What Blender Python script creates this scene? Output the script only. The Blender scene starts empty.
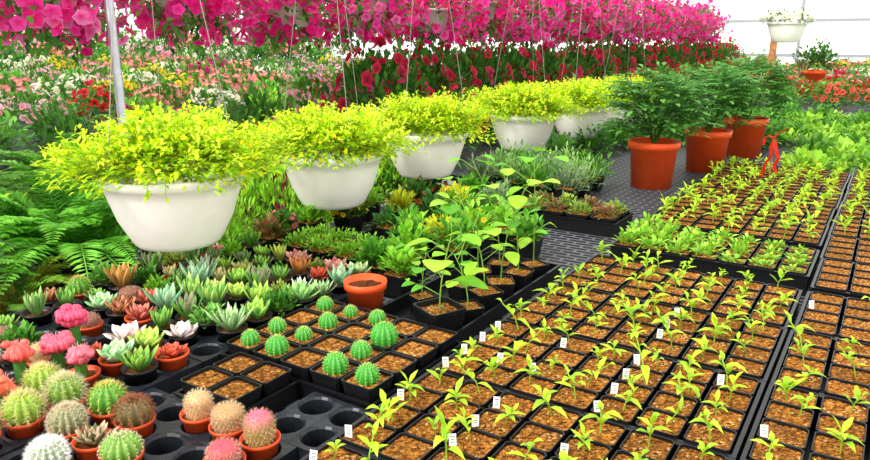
import bpy, math, random
from mathutils import Vector, Matrix, noise
R=random.Random(7)
sc=bpy.context.scene
COLL=sc.collection
try:
    sc.view_settings.view_transform='Standard'; sc.view_settings.look='None'
except Exception: pass
BZ=.8; CZ=BZ+.57

def hx(s,k=1.0):
    s=s.lstrip('#'); o=[]
    for i in (0,2,4):
        c=int(s[i:i+2],16)/255
        o.append((c/12.92 if c<=.04045 else ((c+.055)/1.055)**2.4)*k)
    return tuple(o)
def mixc(a,b,t): return tuple(a[i]*(1-t)+b[i]*t for i in range(3))
def jit(c,s=.15,r=R):
    k=1+r.uniform(-s,s); return tuple(max(0,x*k*(1+r.uniform(-s,s)*.3)) for x in c)

# ---------------- materials ----------------
MATS={}
def mat(name,rough=.5,trans=0,nscale=0,namt=0,bump=0,metal=0,emit=0,spec=.4,rnd=0):
    if name in MATS: return MATS[name]
    m=bpy.data.materials.new(name); m.use_nodes=True; nt=m.node_tree; N=nt.nodes; L=nt.links
    b=N['Principled BSDF']; b.inputs['Roughness'].default_value=rough; b.inputs['Metallic'].default_value=metal
    b.inputs['Specular IOR Level'].default_value=spec
    a=N.new('ShaderNodeAttribute'); a.attribute_name='Col'; out=a.outputs['Color']
    if nscale:
        tc=N.new('ShaderNodeTexCoord'); nz=N.new('ShaderNodeTexNoise'); nz.inputs['Scale'].default_value=nscale; nz.inputs['Detail'].default_value=3
        L.new(tc.outputs['Object'],nz.inputs['Vector'])
        mr=N.new('ShaderNodeMapRange'); mr.inputs['From Min'].default_value=.36; mr.inputs['From Max'].default_value=.64
        mr.inputs['To Min'].default_value=1-namt; mr.inputs['To Max'].default_value=1+namt
        L.new(nz.outputs['Fac'],mr.inputs['Value'])
        vm=N.new('ShaderNodeVectorMath'); vm.operation='SCALE'; L.new(out,vm.inputs[0]); L.new(mr.outputs[0],vm.inputs['Scale']); out=vm.outputs[0]
        if bump:
            bp=N.new('ShaderNodeBump'); bp.inputs['Strength'].default_value=bump; bp.inputs['Distance'].default_value=.003
            L.new(nz.outputs['Fac'],bp.inputs['Height']); L.new(bp.outputs[0],b.inputs['Normal'])
    if rnd:
        oi=N.new('ShaderNodeObjectInfo'); mr=N.new('ShaderNodeMapRange'); mr.inputs['To Min'].default_value=1-rnd; mr.inputs['To Max'].default_value=1+rnd
        L.new(oi.outputs['Random'],mr.inputs['Value'])
        vm=N.new('ShaderNodeVectorMath'); vm.operation='SCALE'; L.new(out,vm.inputs[0]); L.new(mr.outputs[0],vm.inputs['Scale']); out=vm.outputs[0]
    L.new(out,b.inputs['Base Color'])
    if emit:
        L.new(out,b.inputs['Emission Color']); b.inputs['Emission Strength'].default_value=emit
    if trans:
        t=N.new('ShaderNodeBsdfTranslucent'); L.new(out,t.inputs['Color']); mx=N.new('ShaderNodeMixShader'); mx.inputs[0].default_value=trans
        L.new(b.outputs[0],mx.inputs[1]); L.new(t.outputs[0],mx.inputs[2]); L.new(mx.outputs[0],N['Material Output'].inputs['Surface'])
    MATS[name]=m; return m
LEAF=mat('leaf_tissue',.5,.4,60,.10,rnd=.08)
PETAL=mat('petal_tissue',.6,.5,40,.05,rnd=.06)
CACT=mat('cactus_skin',.5,0,120,.10)
TERRA=mat('terracotta_plastic',.45,0,40,.06,.1,rnd=.06)
BLACK=mat('black_plastic',.38,0,90,.15,.05,spec=.35)
SOIL=mat('potting_soil',.95,0,560,.7,1.0,spec=.1,rnd=.2)
WHITE=mat('white_plastic',.4,0,20,.03)
METAL=mat('galvanised_steel',.4,0,30,.1,metal=.6)
FILM=mat('greenhouse_film',.6,0,.7,.05,emit=.75)  # emission makes the film glow, standing in for daylight coming through it
TAGM=mat('plant_tag_plastic',.5)
WOOD=mat('weathered_wood',.7,0,25,.3,.3)

def bench_mat():
    m=bpy.data.materials.new('expanded_bench_mesh'); m.use_nodes=True; nt=m.node_tree; N=nt.nodes; L=nt.links; b=N['Principled BSDF']
    tc=N.new('ShaderNodeTexCoord'); br=N.new('ShaderNodeTexBrick')
    br.inputs['Scale'].default_value=1; br.inputs['Brick Width'].default_value=.06; br.inputs['Row Height'].default_value=.024; br.inputs['Mortar Size'].default_value=.0042
    br.inputs['Color1'].default_value=(.005,.005,.007,1); br.inputs['Color2'].default_value=(.010,.010,.012,1); br.inputs['Mortar'].default_value=(.12,.125,.14,1)
    L.new(tc.outputs['Object'],br.inputs['Vector']); L.new(br.outputs['Color'],b.inputs['Base Color']); b.inputs['Roughness'].default_value=.6; b.inputs['Specular IOR Level'].default_value=.2
    bp=N.new('ShaderNodeBump'); bp.inputs['Strength'].default_value=.6; bp.inputs['Distance'].default_value=.004; L.new(br.outputs['Fac'],bp.inputs['Height']); L.new(bp.outputs[0],b.inputs['Normal'])
    return m
BENCH=bench_mat()
def concrete():
    m=bpy.data.materials.new('concrete'); m.use_nodes=True; nt=m.node_tree; N=nt.nodes; L=nt.links; b=N['Principled BSDF']
    nz=N.new('ShaderNodeTexNoise'); nz.inputs['Scale'].default_value=6; nz.inputs['Detail'].default_value=8; cr=N.new('ShaderNodeValToRGB')
    cr.color_ramp.elements[0].color=(.28,.28,.29,1); cr.color_ramp.elements[1].color=(.5,.5,.52,1); tc=N.new('ShaderNodeTexCoord')
    L.new(tc.outputs['Object'],nz.inputs['Vector']); L.new(nz.outputs['Fac'],cr.inputs[0]); L.new(cr.outputs[0],b.inputs['Base Color']); b.inputs['Roughness'].default_value=.85
    return m
CONC=concrete()

# ---------------- mesh builder ----------------
UP=Vector((0,0,1))
class MB:
    def __init__(s): s.v=[];s.f=[];s.c=[]
    def av(s,p,c): s.v.append((p[0],p[1],p[2])); s.c.append(c); return len(s.v)-1
    def leaf(s,p,d,L,W,c,droop=.3,n=3,fold=.12,c2=None,pk=.45,ex=.7):
        d=Vector(d).normalized(); p=Vector(p); side=d.cross(UP)
        if side.length<.05: side=Vector((1,0,0))
        side.normalize(); nm=side.cross(d).normalized(); c2=c2 or c
        i0=s.av(p,c); prev=None
        for k in range(1,n+1):
            t=k/n; q=p+d*(L*t)-UP*(droop*L*t*t); cc=mixc(c,c2,t)
            if k==n:
                tip=s.av(q,cc)
                if prev is None: return
                s.f+= [(prev[0],tip,prev[1]),(prev[1],tip,prev[2])]
            else:
                w=W*.5*(t/pk if t<pk else (1-t)/(1-pk))**ex
                a=s.av(q+side*w+nm*fold*w*2,cc); m=s.av(q,cc); b=s.av(q-side*w+nm*fold*w*2,cc)
                if prev is None: s.f+=[(i0,a,m),(i0,m,b)]
                else: s.f+=[(prev[0],a,m,prev[1]),(prev[1],m,b,prev[2])]
                prev=(a,m,b)
    def quad(s,p,d,L,W,c,droop=.2):
        d=Vector(d).normalized(); p=Vector(p); side=d.cross(UP)
        if side.length<.05: side=Vector((1,0,0))
        side.normalize()
        a=s.av(p,c); b=s.av(p+d*L*.5+side*W*.5,c); e=s.av(p+d*L-UP*droop*L,c); g=s.av(p+d*L*.5-side*W*.5,c)
        s.f.append((a,b,e,g))
    def thick(s,p,d,L,W,T,c,c2,curl=.25,n=5,pk=.6):
        d=Vector(d).normalized(); p=Vector(p); side=d.cross(UP)
        if side.length<.05: side=Vector((math.cos(L*999),math.sin(L*999),0))
        side.normalize(); nm=side.cross(d).normalized(); prev=None
        for k in range(n+1):
            t=k/n; q=p+d*(L*t)+nm*(curl*L*t*t)
            w=W*.5*(.55+.45*t/pk if t<pk else max(0,1-((t-pk)/(1-pk))**1.7)); th=T*.5*(1-.6*t)
            cc=mixc(c,c2,t**2.0)
            if k==n: th*=.1;w=0.0002
            ring=[s.av(q+side*w+nm*th*.6,cc),s.av(q+nm*th*.1,cc),s.av(q-side*w+nm*th*.6,cc),s.av(q-side*w*.55-nm*th,cc),s.av(q+side*w*.55-nm*th,cc)]
            if prev:
                for i in range(5): s.f.append((prev[i],prev[(i+1)%5],ring[(i+1)%5],ring[i]))
            prev=ring
    def lathe(s,prof,seg,c,o=(0,0,0),cf=None,close=False):
        rings=[]
        for r,z in prof:
            cc=cf(r,z) if cf else c
            rings.append([s.av((o[0]+r*math.cos(2*math.pi*i/seg),o[1]+r*math.sin(2*math.pi*i/seg),o[2]+z),cc) for i in range(seg)])
        for a,b in zip(rings,rings[1:]):
            for i in range(seg): s.f.append((a[i],a[(i+1)%seg],b[(i+1)%seg],b[i]))
        if close: s.f.append(tuple(rings[-1]))
        return rings
    def tube(s,pts,r,c,seg=5,r2=None):
        pts=[Vector(p) for p in pts]; prev=None; r2=r if r2 is None else r2
        for k,p in enumerate(pts):
            d=(pts[min(k+1,len(pts)-1)]-pts[max(k-1,0)]).normalized(); a=d.cross(Vector((0.3,1,0.1))).normalized(); b=d.cross(a)
            rr=r+(r2-r)*k/max(1,len(pts)-1)
            ring=[s.av(p+a*rr*math.cos(2*math.pi*i/seg)+b*rr*math.sin(2*math.pi*i/seg),c) for i in range(seg)]
            if prev:
                for i in range(seg): s.f.append((prev[i],prev[(i+1)%seg],ring[(i+1)%seg],ring[i]))
            prev=ring
        s.f.append(tuple(prev))
    def box(s,a,b,c):
        i=[s.av((x,y,z),c) for z in (a[2],b[2]) for y in (a[1],b[1]) for x in (a[0],b[0])]
        for q in ((0,2,3,1),(4,5,7,6),(0,1,5,4),(2,6,7,3),(0,4,6,2),(1,3,7,5)): s.f.append(tuple(i[k] for k in q))
    def needle(s,p,d,L,w,c):
        d=Vector(d).normalized(); side=d.cross(Vector((.3,.2,1))).normalized()*w*.5; s2=d.cross(side)
        a=s.av(Vector(p)+side,c); b=s.av(Vector(p)-side,c); t=s.av(Vector(p)+d*L,c); e=s.av(Vector(p)+s2,c); s.f+=[(a,b,t),(b,e,t)]
    def flower(s,p,d,r,c,cc,lobes=5,deep=.35):
        d=Vector(d).normalized(); a=d.cross(Vector((.2,.1,1)))
        if a.length<.05: a=Vector((1,0,0))
        a.normalize(); b=d.cross(a); p=Vector(p); ph=R.uniform(0,6)
        o=s.av(p-d*r*deep,cc); ring=[]
        n=lobes*2
        for i in range(n):
            an=ph+2*math.pi*i/n; rr=r*(1.0 if i%2 else .78); ring.append(s.av(p+(a*math.cos(an)+b*math.sin(an))*rr-d*(0 if i%2==0 else r*.1),c))
        for i in range(n): s.f.append((o,ring[i],ring[(i+1)%n]))
    def mesh(s,name,m,smooth=False):
        me=bpy.data.meshes.new(name); me.from_pydata(s.v,[],s.f)
        at=me.color_attributes.new('Col','FLOAT_COLOR','POINT')
        flat=[]
        for c in s.c: flat+= [c[0],c[1],c[2],1.0]
        at.data.foreach_set('color',flat); me.materials.append(m)
        if smooth: me.polygons.foreach_set('use_smooth',[True]*len(me.polygons))
        me.update(); return me
def merged(name,items):
    V=[];F=[];C=[];MI=[];ms=[]
    for me,loc,rz,s in items:
        s=s if isinstance(s,tuple) else (s,s,s); off=len(V); co=math.cos(rz); si=math.sin(rz)
        for v in me.vertices:
            x,y,z=v.co.x*s[0],v.co.y*s[1],v.co.z*s[2]; V.append((loc[0]+x*co-y*si,loc[1]+x*si+y*co,loc[2]+z))
        buf=[0.0]*(4*len(me.vertices)); me.color_attributes['Col'].data.foreach_get('color',buf); C+=buf
        m=me.materials[0]
        if m not in ms: ms.append(m)
        k=ms.index(m)
        for p in me.polygons: F.append(tuple(i+off for i in p.vertices)); MI.append(k)
    o=bpy.data.meshes.new(name); o.from_pydata(V,[],F); at=o.color_attributes.new('Col','FLOAT_COLOR','POINT'); at.data.foreach_set('color',C)
    for m in ms: o.materials.append(m)
    o.polygons.foreach_set('material_index',MI); o.update(); return o

def link(o): COLL.objects.link(o); return o
def single(name,me,loc,label,cat,group=None,rz=0,s=1,kind=None):
    o=bpy.data.objects.new(name,me); o.location=loc; o.rotation_euler=(0,0,rz); o.scale=(s,s,s) if not isinstance(s,tuple) else s
    if kind: o['kind']=kind
    if kind!='structure': o['label']=label; o['category']=cat
    if group: o['group']=group
    return link(o)
def thing(name,parts,loc,label,cat,group=None,rz=0,s=1,tilt=(0,0)):
    e=bpy.data.objects.new(name,None); e.empty_display_size=.02; e.location=loc; e.rotation_euler=(tilt[0],tilt[1],rz); e.scale=(s,s,s) if not isinstance(s,tuple) else s
    e['label']=label; e['category']=cat
    if group: e['group']=group
    link(e)
    for p in parts:
        o=bpy.data.objects.new(p[0],p[1]); o.parent=e
        if len(p)>2 and p[2]: o.location=p[2]
        if len(p)>3 and p[3]: o.rotation_euler=p[3]
        if len(p)>4: o['kind']='stuff'
        if p[0]=='spines': o['kind']='stuff'
        link(o)
    return e

def rdir(r=R,zmin=-1,zmax=1):
    z=r.uniform(zmin,zmax); a=r.uniform(0,2*math.pi); q=math.sqrt(max(0,1-z*z)); return Vector((q*math.cos(a),q*math.sin(a),z))

# ---------------- pots, trays ----------------
def round_pot(r,h,c,rim=.12,mat_=TERRA,seg=28,name='pot',taper=.74):
    m=MB(); rb=r*taper; t=r*.06
    m.lathe([(0.0001,0),(rb,0),(r*.93-(r*.93-rb)*rim,h*(1-rim)),(r,h*(1-rim)+.0005),(r*1.02,h),(r*1.02-t,h),(r*.9,h*.82),(0.0001,h*.8)],seg,c)
    return m.mesh(name,mat_,True)
def soil_disc(r,z,cs=('4a2c18','7a4a26'),seg=20):
    m=MB(); rings=[]
    for k in range(5):
        rr=r*k/4+.0001
        m_r=[]
        for i in range(seg):
            a=2*math.pi*i/seg
            m_r.append(m.av((rr*math.cos(a),rr*math.sin(a),z+R.uniform(-1,1)*r*.05+(1-k/4)*r*.06),mixc(hx(cs[0]),hx(cs[1]),R.random())))
        rings.append(m_r)
    for a,b in zip(rings,rings[1:]):
        for i in range(seg): m.f.append((a[i],a[(i+1)%seg],b[(i+1)%seg],b[i]))
    return m.mesh('soil',SOIL,True)
BK=hx('101114')
def sq_pot(a,h,c=BK,inn=.92):
    m=MB()
    def ring(q,z,ch=.15):
        k=q*(1-ch); pts=[(q,-k),(q,k),(k,q),(-k,q),(-q,k),(-q,-k),(-k,-q),(k,-q)]
        return [m.av((x,y,z),c) for x,y in pts]
    rs=[ring(a*.78,0),ring(a*.96,h*.88),ring(a,h*.88),ring(a,h),ring(a*inn,h),ring(a*(inn-.03),h*.76)]
    m.f.append(tuple(reversed(rs[0])))
    for p,q in zip(rs,rs[1:]):
        for i in range(8): m.f.append((p[i],p[(i+1)%8],q[(i+1)%8],q[i]))
    return m.mesh('pot',BLACK)
def sq_soil(a,z,cs=('462810','c48034'),seed=0):
    m=MB(); n=19; r=random.Random(seed); idx=[]
    for j in range(n):
        for i in range(n):
            x=(i/(n-1)*2-1)*a; y=(j/(n-1)*2-1)*a; zz=z+r.uniform(-1,1)*.0012
            c=mixc(hx(cs[0]),hx(cs[1]),r.random()**1.3)
            if r.random()<.04: c=hx('dcb878')
            idx.append(m.av((x,y,zz),c))
    for j in range(n-1):
        for i in range(n-1): m.f.append((j*n+i,j*n+i+1,(j+1)*n+i+1,(j+1)*n+i))
    return m.mesh('soil',SOIL)
def tray_mesh(w,d,h=.045,lip=.003,t=.003):
    m=MB(); c=BK
    m.box((0,0,0),(w,d,.003),c)
    m.box((0,0,.003),(t,d,h),c); m.box((w-t,0,.003),(w,d,h),c); m.box((t,0,.003),(w-t,t,h),c); m.box((t,d-t,.003),(w-t,d,h),c)
    m.box((-lip,-lip,h),(w+lip,0+t,h+.004),c); m.box((-lip,d-t,h),(w+lip,d+lip,h+.004),c); m.box((-lip,t,h),(t,d-t,h+.004),c); m.box((w-t,t,h),(w+lip,d-t,h+.004),c)
    return m.mesh('nursery_tray',BLACK)
PITCH=.062
def carrier_mesh(nx,ny,h=.03,p=PITCH,r=.0278):
    m=MB(); c=hx('1e2229'); seg=16
    for j in range(ny):
        for i in range(nx):
            cx=(i+.5)*p; cy=(j+.5)*p; o=[];a=[];b=[];d=[]
            for k in range(seg):
                an=2*math.pi*k/seg; x=math.cos(an); y=math.sin(an); q=max(abs(x),abs(y))
                o.append(m.av((cx+x/q*p/2,cy+y/q*p/2,h),c)); a.append(m.av((cx+x*r,cy+y*r,h+.0015),c)); b.append(m.av((cx+x*(r-.003),cy+y*(r-.003),h-.002),c)); d.append(m.av((cx+x*r*.8,cy+y*r*.8,.004),hx('0c0d10')))
            for u,v in ((o,a),(a,b),(b,d)):
                for k in range(seg): m.f.append((u[k],u[(k+1)%seg],v[(k+1)%seg],v[k]))
            hole=[m.av((cx+math.cos(2*math.pi*k/seg)*r*.4,cy+math.sin(2*math.pi*k/seg)*r*.4,.004),hx('050505')) for k in range(seg)]
            for k in range(seg): m.f.append((d[k],d[(k+1)%seg],hole[(k+1)%seg],hole[k]))
    w=nx*p; d=ny*p
    m.box((-.003,-.003,0),(0,d+.003,h),c); m.box((w,-.003,0),(w+.003,d+.003,h),c); m.box((0,-.003,0),(w,0,h),c); m.box((0,d,0),(w,d+.003,h),c)
    return m.mesh('carrier_tray',BLACK)

# ---------------- plants ----------------
def seedling(seed,big=1.0):
    r=random.Random(seed); m=MB(); h=r.uniform(.022,.048)*big; lean=Vector((r.uniform(-.55,.55),r.uniform(-.55,.55),1))
    m.tube([(0,0,0),Vector((lean.x*.25,lean.y*.25,.55))*h,lean*h],.0011,hx('9fc83a'),5)
    n=r.randint(5,8); a0=r.uniform(0,6)
    for i in range(n):
        t=.45+.55*i/(n-1); a=a0+i*2.4; e=r.uniform(.2,1.3) if i<n-2 else r.uniform(.9,2.0)
        L=r.uniform(.022,.038)*big*(1.0 if i<n-2 else .8); c=jit(mixc(hx('7cc41a'),hx('ccf02c'),r.random()),.18,r)
        m.leaf(Vector((lean.x*t*t,lean.y*t*t,t))*h,(math.cos(a),math.sin(a),e),L,L*.36,c,r.uniform(.0,.7),4,.25,c2=mixc(c,hx('e4f84a'),.4))
    return m.mesh('seedling',LEAF,True)
def bush(seed,rx,rz,n,L,W,cols,zc=0,upb=.5,zmin=-.3,style='quad',inner=.55,droop=.2,lumps=.22,dark=.45):
    r=random.Random(seed); m=MB(); cs=[hx(c) for c in cols]
    for i in range(n):
        d=rdir(r,zmin,1); k=r.uniform(inner,1); lump=1+lumps*noise.noise(d*2.6+Vector((seed,0,0)))*1.6
        p=Vector((d.x*rx*k*lump,d.y*rx*k*lump,zc+d.z*rz*k*lump)); dd=(d+rdir(r)*.7+UP*upb)
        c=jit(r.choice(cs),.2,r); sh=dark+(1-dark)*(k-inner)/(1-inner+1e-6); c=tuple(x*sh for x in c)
        l=L*r.uniform(.6,1.3)
        if style=='quad': m.quad(p,dd,l,W*l/L,c,droop)
        else: m.leaf(p,dd,l,W*l/L,c,droop,3,.15)
    return m
def frond(m,p,d,L,c,r,nl=16,lw=.22,ll=.28,droop=.7,c2=None,fat=0):
    d=Vector(d).normalized(); side=d.cross(UP)
    if side.length<.05: side=Vector((1,0,0))
    side.normalize(); pts=[]
    for k in range(7):
        t=k/6; pts.append(Vector(p)+d*L*t-UP*droop*L*t*t)
    m.tube(pts,L*.006,c,3,L*.002)
    for k in range(1,nl+1):
        t=k/(nl+1); q=Vector(p)+d*L*t-UP*droop*L*t*t; tan=(d-UP*2*droop*t).normalized()
        l=L*ll*math.sin(math.pi*(t**.7))*.9+L*.02
        for sg in (1,-1):
            dd=side*sg+tan*.45+Vector((0,0,r.uniform(-.2,.25))); cc=jit(mixc(c,c2 or c,t),.18,r)
            if fat: m.leaf(q,dd,l,l*fat,cc,.25,3,.1)
            else: m.quad(q,dd,l,L*lw*.35,cc,.12)
    if fat: m.leaf(pts[-1],d-UP*droop,L*ll,L*ll*fat,c2 or c,.25,4,.1)
def fern(seed,R0,n,cols,droop=.55):
    r=random.Random(seed); m=MB()
    for i in range(n):
        a=r.uniform(0,6.28); e=r.uniform(.5,2.8); c=hx(r.choice(cols)); frond(m,(math.cos(a)*.03,math.sin(a)*.03,0),(math.cos(a),math.sin(a),e),R0*r.uniform(.65,1.15),c,r,34,.07,.10,droop,mixc(c,hx('a8e048'),.35))
    return m.mesh('fronds',LEAF)
def bushy_frond(seed,rx,h,n,cols):
    r=random.Random(seed); m=MB()
    for i in range(n):
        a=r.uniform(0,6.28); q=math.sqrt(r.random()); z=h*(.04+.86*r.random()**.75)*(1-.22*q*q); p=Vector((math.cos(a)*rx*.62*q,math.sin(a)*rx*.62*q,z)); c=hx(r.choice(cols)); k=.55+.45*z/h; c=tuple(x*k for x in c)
        frond(m,p,(math.cos(a)*(.25+q),math.sin(a)*(.25+q),r.uniform(.35,1.4)),rx*r.uniform(.38,.58),c,r,5,.34,.38,.45,mixc(c,hx('8ccc54'),.4),fat=.46)
    for i in range(10):
        a=i*.63; m.tube([(0,0,-.02),(math.cos(a)*rx*.25,math.sin(a)*rx*.25,h*.4),(math.cos(a)*rx*.5,math.sin(a)*rx*.5,h*.7)],.004,hx('4d7a2a'),4)
    return m.mesh('foliage',LEAF)
def globe(seed,r0,hr,ribs,c,cs,sl,per,sw=.0012,low=.85):
    r=random.Random(seed); m=MB(); rings=[]; seg=ribs*4; NR=12; cz=r0*hr*low
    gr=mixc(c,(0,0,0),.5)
    for j in range(NR+1):
        ph=-math.pi*.42+(math.pi*.92)*j/NR; rr=r0*math.cos(ph); z=cz+r0*hr*math.sin(ph)
        ring=[]
        for i in range(seg):
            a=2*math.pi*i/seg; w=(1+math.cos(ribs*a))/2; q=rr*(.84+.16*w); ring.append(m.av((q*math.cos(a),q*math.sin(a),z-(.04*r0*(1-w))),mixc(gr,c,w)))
        rings.append(ring)
    for a,b in zip(rings,rings[1:]):
        for i in range(seg): m.f.append((a[i],a[(i+1)%seg],b[(i+1)%seg],b[i]))
    m.f.append(tuple(rings[-1]))
    body=m.mesh('cactus_body',CACT,True)
    s=MB()
    for i in range(ribs):
        a=2*math.pi*i/ribs
        for j in range(1,11):
            ph=-math.pi*.35+(math.pi*.83)*j/10; p=Vector((r0*math.cos(ph)*math.cos(a),r0*math.cos(ph)*math.sin(a),cz+r0*hr*math.sin(ph))); nrm=Vector((math.cos(ph)*math.cos(a),math.cos(ph)*math.sin(a),math.sin(ph)/hr)).normalized()
            for k in range(per): s.needle(p,nrm+rdir(r)*.85,sl*r.uniform(.6,1.1),sw,jit(cs,.15,r))
    return body,s.mesh('spines',PETAL)
def mamm(seed,r0,h,c,cs,top=None):
    r=random.Random(seed); m=MB()
    prof=[]
    for j in range(11):
        t=j/10; z=h*t; q=r0*(.8+.25*math.sin(min(t,.6)/.6*math.pi/2)) if t<.65 else r0*1.05*math.sqrt(max(0,1-((t-.65)/.36)**2)); prof.append((max(q,.0005),z))
    m.lathe(prof,24,c,cf=lambda a,z:mixc(c,top or c,max(0,(z/h-.5)*2)),close=True); body=m.mesh('cactus_body',CACT,True)
    s=MB()
    for k in range(170):
        t=(k+.5)/170; a=k*2.39996; z=h*t
        q=r0*(.8+.25*math.sin(min(t,.6)/.6*math.pi/2)) if t<.65 else r0*1.05*math.sqrt(max(0,1-((t-.65)/.36)**2))
        nz=0 if t<.6 else (t-.6)*2.5; p=Vector((q*math.cos(a),q*math.sin(a),z)); n=Vector((math.cos(a),math.sin(a),nz))
        for i in range(5): s.needle(p,n+rdir(r)*.9,.0055,.0011,jit(mixc(cs,top or cs,max(0,t-.6)*1.5),.15,r))
    return body,s.mesh('spines',PETAL)
def moon(seed,c,crest=False,sh=.045):
    r=random.Random(seed); m=MB(); st=hx('3f7a2c')
    rr=[]
    for j in range(4):
        z=sh*j/3; ring=[]
        for i in range(12):
            a=2*math.pi*i/12; q=.012*(1 if i%4==0 else .55); ring.append(m.av((q*math.cos(a),q*math.sin(a),z),st))
        rr.append(ring)
    for a,b in zip(rr,rr[1:]):
        for i in range(12): m.f.append((a[i],a[(i+1)%12],b[(i+1)%12],b[i]))
    stem=m.mesh('rootstock',CACT,True)
    g=MB()
    def ball(cx,cy,cz,q):
        rings=[]
        for j in range(9):
            ph=-math.pi/2+math.pi*j/8; ring=[]
            for i in range(24):
                a=2*math.pi*i/24; k=q*(1-.16*(1-math.cos(8*a))/2); cc=mixc(mixc(c,(0,0,0),.35),mixc(c,(1,1,1),.1),(1+math.cos(8*a))/2)
                ring.append(g.av((cx+(k*math.cos(ph)+1e-4)*math.cos(a),cy+(k*math.cos(ph)+1e-4)*math.sin(a),cz+k*.85*math.sin(ph)),cc))
            rings.append(ring)
        for a,b in zip(rings,rings[1:]):
            for i in range(24): g.f.append((a[i],a[(i+1)%24],b[(i+1)%24],b[i]))
    ball(0,0,sh+.012,.021)
    for k in range(11 if crest else 6):
        a=k*.9+seed; ball(.018*math.cos(a),.018*math.sin(a),sh+.012+r.uniform(-.006,.018),.012 if crest else .008)
    for k in range(60):
        d=rdir(r,-.2,1); g.needle(Vector((0,0,sh+.012))+d*.020,d+rdir(r)*.4,.007,.0008,mixc(c,(1,1,1),.4))
    return stem,g.mesh('grafted_top',CACT,True)
def rosette(seed,n,L,W,T,c,c2,e0=.12,e1=1.5,curl=.25,pk=.6,h=.0):
    r=random.Random(seed); m=MB(); c=hx(c); c2=hx(c2)
    for i in range(n):
        t=i/(n-1); a=i*2.39996; e=math.pi/2*(e0+(e1-e0)*(t**.9))*.64; l=L*(1-.55*t)*r.uniform(.9,1.1)
        d=Vector((math.cos(a)*math.cos(e),math.sin(a)*math.cos(e),math.sin(e)))
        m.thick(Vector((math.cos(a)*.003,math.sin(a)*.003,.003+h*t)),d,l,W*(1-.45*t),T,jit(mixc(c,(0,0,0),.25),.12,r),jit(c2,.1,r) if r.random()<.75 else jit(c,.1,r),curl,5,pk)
    return m.mesh('succulent_leaves',CACT,True)
def tall_plant(seed,h,nl,Lf,cols,w=.75,petiole=.9):
    r=random.Random(seed); m=MB(); s=MB(); b=Vector((r.uniform(-.3,.3)*h,r.uniform(-.3,.3)*h,0))
    def P(t): return Vector((b.x*t*t,b.y*t*t,h*t))
    s.tube([P(k/5) for k in range(6)],.0018,hx('8fbe4c'),5,.0010)
    for i in range(nl):
        t=.22+.78*i/(nl-1); a=i*2.4+seed; p=P(t); L=Lf*r.uniform(.45,1.15); q=p+Vector((math.cos(a),math.sin(a),.7))*Lf*petiole*r.uniform(.4,1.3)
        s.tube([p,q],.0009,hx('9fcd55'),3); c=jit(hx(r.choice(cols)),.15,r)
        m.leaf(q,(math.cos(a),math.sin(a),r.uniform(-.3,.5)),L,L*w,mixc(c,(0,0,0),.12),r.uniform(.0,.4),7,.10,c2=c,pk=.45,ex=.5)
    return s.mesh('stem',LEAF,True),m.mesh('leaves',LEAF,True)
def petal_mass(seed,rx,rz,n,r0,cols,zc,zmin=-.6,cc='5a0030',jitk=.12,lumps=.18,k0=.86,trail=0):
    r=random.Random(seed); m=MB(); cs=[hx(c) for c in cols]
    for i in range(n):
        d=rdir(r,zmin,1); lump=1+lumps*noise.noise(d*2.5+Vector((seed,3,0)))*1.5; k=r.uniform(k0,1.06)*lump
        m.flower((d.x*rx*k,d.y*rx*k,zc+d.z*rz*k),d+rdir(r)*.55,r0*r.uniform(.75,1.15),jit(r.choice(cs),jitk,r),hx(cc))
    for i in range(trail):
        a=r.uniform(0,6.28); L=r.uniform(.03,.12)
        for j in range(4):
            q=rx*r.uniform(.4,.85); m.flower((math.cos(a)*q,math.sin(a)*q,zc-rz*.6-L*j/4),Vector((math.cos(a),math.sin(a),-.1))+rdir(r)*.4,r0*r.uniform(.75,1.1),jit(r.choice(cs),jitk,r),hx(cc))
    return m

# ================ SETTING =================
def slab(name,a,b,c,mt):
    m=MB(); m.box(a,b,c); return single(name,m.mesh(name,mt),(0,0,0),'','',kind='structure')
slab('floor',(-14,-3,-.05),(5,18,0),(.2,.2,.2),CONC)
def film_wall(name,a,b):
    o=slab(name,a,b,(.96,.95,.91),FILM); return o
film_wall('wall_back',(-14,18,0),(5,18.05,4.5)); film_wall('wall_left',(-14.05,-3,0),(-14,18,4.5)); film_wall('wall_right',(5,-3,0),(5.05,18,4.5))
for k,z in enumerate((1.0,1.75,2.6)):
    slab('trim_%d'%(k+1),(-14,17.93,z),(5,17.98,z+.07),hx('a8acb0'),METAL)
for k,x in enumerate((-10,-8,-6,-4,-2,-.4,1,3)):
    slab('trim_%d'%(k+4),(x,17.9,0),(x+.07,17.95,4.5),hx('a8acb0'),METAL)
def pipe(a,b,r,label,name='hanging_rail'):
    m=MB(); m.tube([a,b],r,hx('b0b4b8'),10); single(name,m.mesh(name,METAL,True),(0,0,0),label,'pipe')
pipe((-1.42,-.5,2.6),(-1.42,18,2.6),.016,'galvanised overhead pipe carrying the yellow baskets')
pipe((-2.62,-.5,2.6),(-2.62,18,2.6),.016,'galvanised overhead pipe carrying the magenta petunia baskets')
pipe((-3.6,-.5,2.6),(-3.6,18,2.6),.016,'galvanised overhead pipe carrying the rear petunia baskets')
pipe((-.65,4.2,2.6),(-.65,18,2.6),.016,'galvanised overhead pipe above the far benches')
pipe((-2.34,1.53,0),(-2.34,1.53,2.62),.0155,'thin grey steel support post of the greenhouse','support_post')
for y in (1.53,8.2,13.2):
    m=MB(); m.tube([(-14,y,2.635),(5,y,2.635)],.02,hx('b4b8ba'),8); single('crossbar',m.mesh('crossbar',METAL,True),(0,0,0),'galvanised roof crossbar spanning the greenhouse','pipe')
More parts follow.
